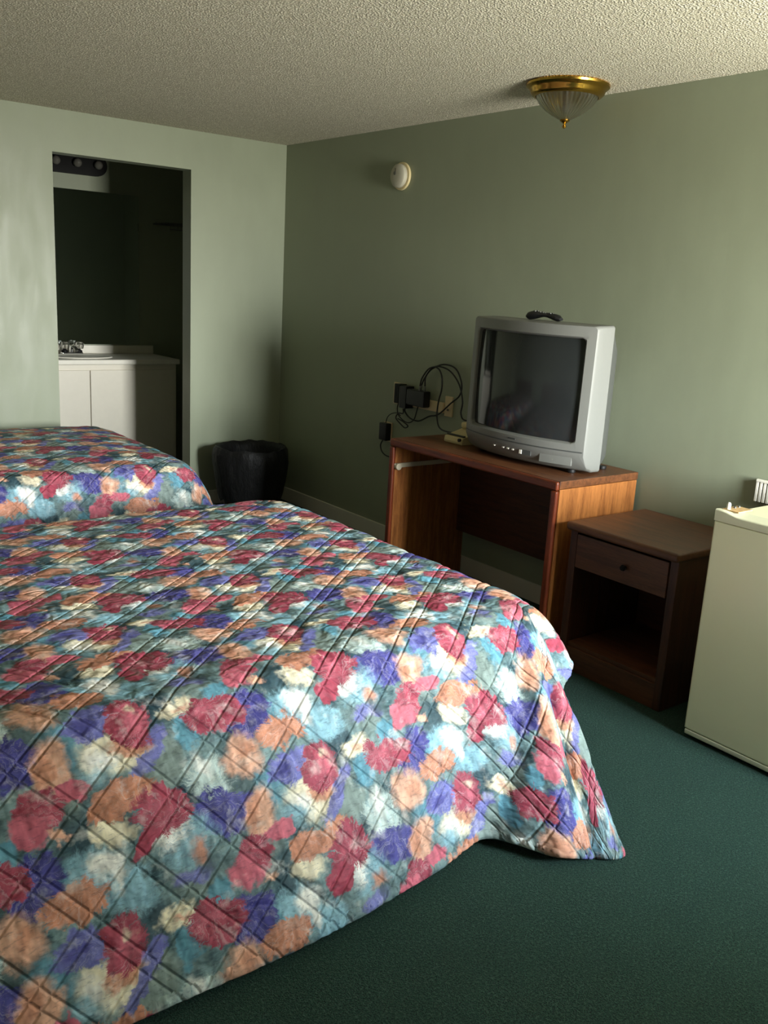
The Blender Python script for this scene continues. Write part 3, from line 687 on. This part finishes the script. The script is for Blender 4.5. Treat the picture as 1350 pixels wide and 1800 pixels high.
obj('mounting_ring', lathe([(.001, -.0005), (.076, -.0005), (.078, -.006), (.076, -.014), (.070, -.015), (.001, -.015)], cS, 48, 'x'), CREAM, sd)
obj('cover', lathe([(.062, -.0155), (.064, -.018), (.066, -.024), (.064, -.040), (.056, -.047), (.030, -.050), (.001, -.050)], cS, 48, 'x'), DULLWHITE, sd)
obj('test_button', lathe([(.010, -.0505), (.010, -.053), (.008, -.0545), (.001, -.0545)], (0, -1.275, 2.185), 16, 'x'), GREYMET, sd)
obj('slot', box((-.0512, -1.281, 2.190), (-.0502, -1.277, 2.212)), BLACKP, sd)

# ------------------------------------------------------------------ vanity alcove
vn = empty('vanity_cabinet', (-1.1, 1.25, 0), 'white vanity cabinet with two doors inside the alcove', 'cabinet')
obj('body', box((-1.80, 1.012, .08), (-.335, 1.499, .875), .003), WHITE_LAM, vn)
obj('kick_board', box((-1.78, 1.06, 0), (-.355, 1.08, .079)), WHITE_LAM, vn)
dv = obj('door', box((-1.78, .995, .12), (-1.402, 1.0115, .835), .003), WHITE_LAM, vn)
dv = obj('door', box((-1.398, .995, .12), (-1.024, 1.0115, .835), .003), WHITE_LAM, vn)
dv = obj('door', box((-1.018, .995, .12), (-.36, 1.0115, .835), .003), WHITE_LAM, vn)
ct = empty('vanity_countertop', (-1.07, 1.25, .876), 'white vanity countertop with backsplash and oval sink below the mirror', 'countertop')
obj('slab', box((-1.83, .975, .876), (-.318, 1.499, .914), .008, 3), WHITEP, ct)
obj('backsplash', box((-1.83, 1.478, .9145), (-.318, 1.4985, .978), .003), WHITEP, ct)
bs = bmesh.new(); cs = (-1.01, 1.20, 0); rs = []
for sc, z in ((1.08, .9145), (1.06, .922), (1.0, .924), (.95, .920), (.88, .9165), (.5, .9155), (.02, .915)):
    rs.append([(cs[0]+.215*sc*math.cos(a), cs[1]+.155*sc*math.sin(a), z) for a in [2*math.pi*i/40 for i in range(40)]])
obj('sink', rings(rs, True, False, True, bs), WHITEP, ct)
fc = empty('faucet', (-1.01, 1.41, .9145), 'chrome faucet with two clear acrylic handles on the vanity', 'faucet')
obj('base', box((-1.09, 1.385, .915), (-.93, 1.435, .932), .006, 3), CHROME, fc)
obj('spout', tube([(-1.01, 1.41, .93), (-1.01, 1.405, .962), (-1.01, 1.37, .975), (-1.01, 1.31, .965), (-1.01, 1.295, .95)], .011, 12, 6), CHROME, fc)
for x in (-1.065, -.955):
    st_ = obj('stem', lathe([(.026, .932), (.024, .945), (.012, .952), (.012, .956)], (x, 1.41, 0), 20), DARKMET, fc)
    obj('handle', lathe([(.016, .9565), (.034, .960), (.038, .975), (.036, .998), (.028, 1.008), (.001, 1.01)], (x, 1.41, 0), 24, 'z', lambda a, h: 1+.05*math.cos(8*a)), ACRYLIC, fc)
mi = obj('mirror', box((-1.80, 1.488, .985), (-.432, 1.4985, 2.128), .002), MIRROR, None, origin=(-1.1, 1.49, .985))
tag(mi, 'large dark frameless mirror above the vanity in the alcove', 'mirror')
lb = empty('vanity_light_bar', (-1.24, 1.48, 2.31), 'black vanity light bar with unlit globe bulbs above the mirror', 'light')
pts = []
for k in range(13): a = math.radians(-90+180*k/12); pts.append((-.765+.076*math.cos(a), 2.312+.076*math.sin(a)))
for k in range(13): a = math.radians(90+180*k/12); pts.append((-1.70+.076*math.cos(a), 2.312+.076*math.sin(a)))
b = rings([[(x, 1.4985, z) for x, z in pts], [(x, 1.455, z) for x, z in pts]])
bmesh.ops.bevel(b, geom=[e for e in b.edges if len(e.link_faces) == 2 and e.calc_face_angle(0) > 1], offset=.006, segments=2, affect='EDGES')
obj('backplate', b, DARKMET, lb)
for k in range(6):
    x = -.768-.158*k
    bb = obj('bulb', lathe([(.001, -.058), (.012, -.056), (.024, -.046), (.031, -.030), (.029, -.014), (.018, -.002), (.014, 0)], (x, 1.445, 2.312), 24, 'y'), FROST, lb)
    obj('socket', lathe([(.02, 1.4448), (.024, 1.4545)], (x, 0, 2.312), 20, 'y'), GREYMET, bb)
ws = empty('wire_shelf', (-.16, 1.3, 1.93), 'white wire closet shelf right of the alcove mirror', 'shelf')
for y in (1.18, 1.33, 1.49): obj('rail', tube([(-.31, y, 1.93), (-.002, y, 1.93)], .004, 8, 2), GREYMET, ws)
obj('front_rail', tube([(-.31, 1.18, 1.885), (-.002, 1.18, 1.885)], .004, 8, 2), GREYMET, ws)
for k in range(11):
    x = -.305+.03*k
    obj('wire', tube([(x, 1.49, 1.935), (x, 1.185, 1.935), (x, 1.176, 1.93), (x, 1.176, 1.885)], .0022, 6, 0), GREYMET, ws)
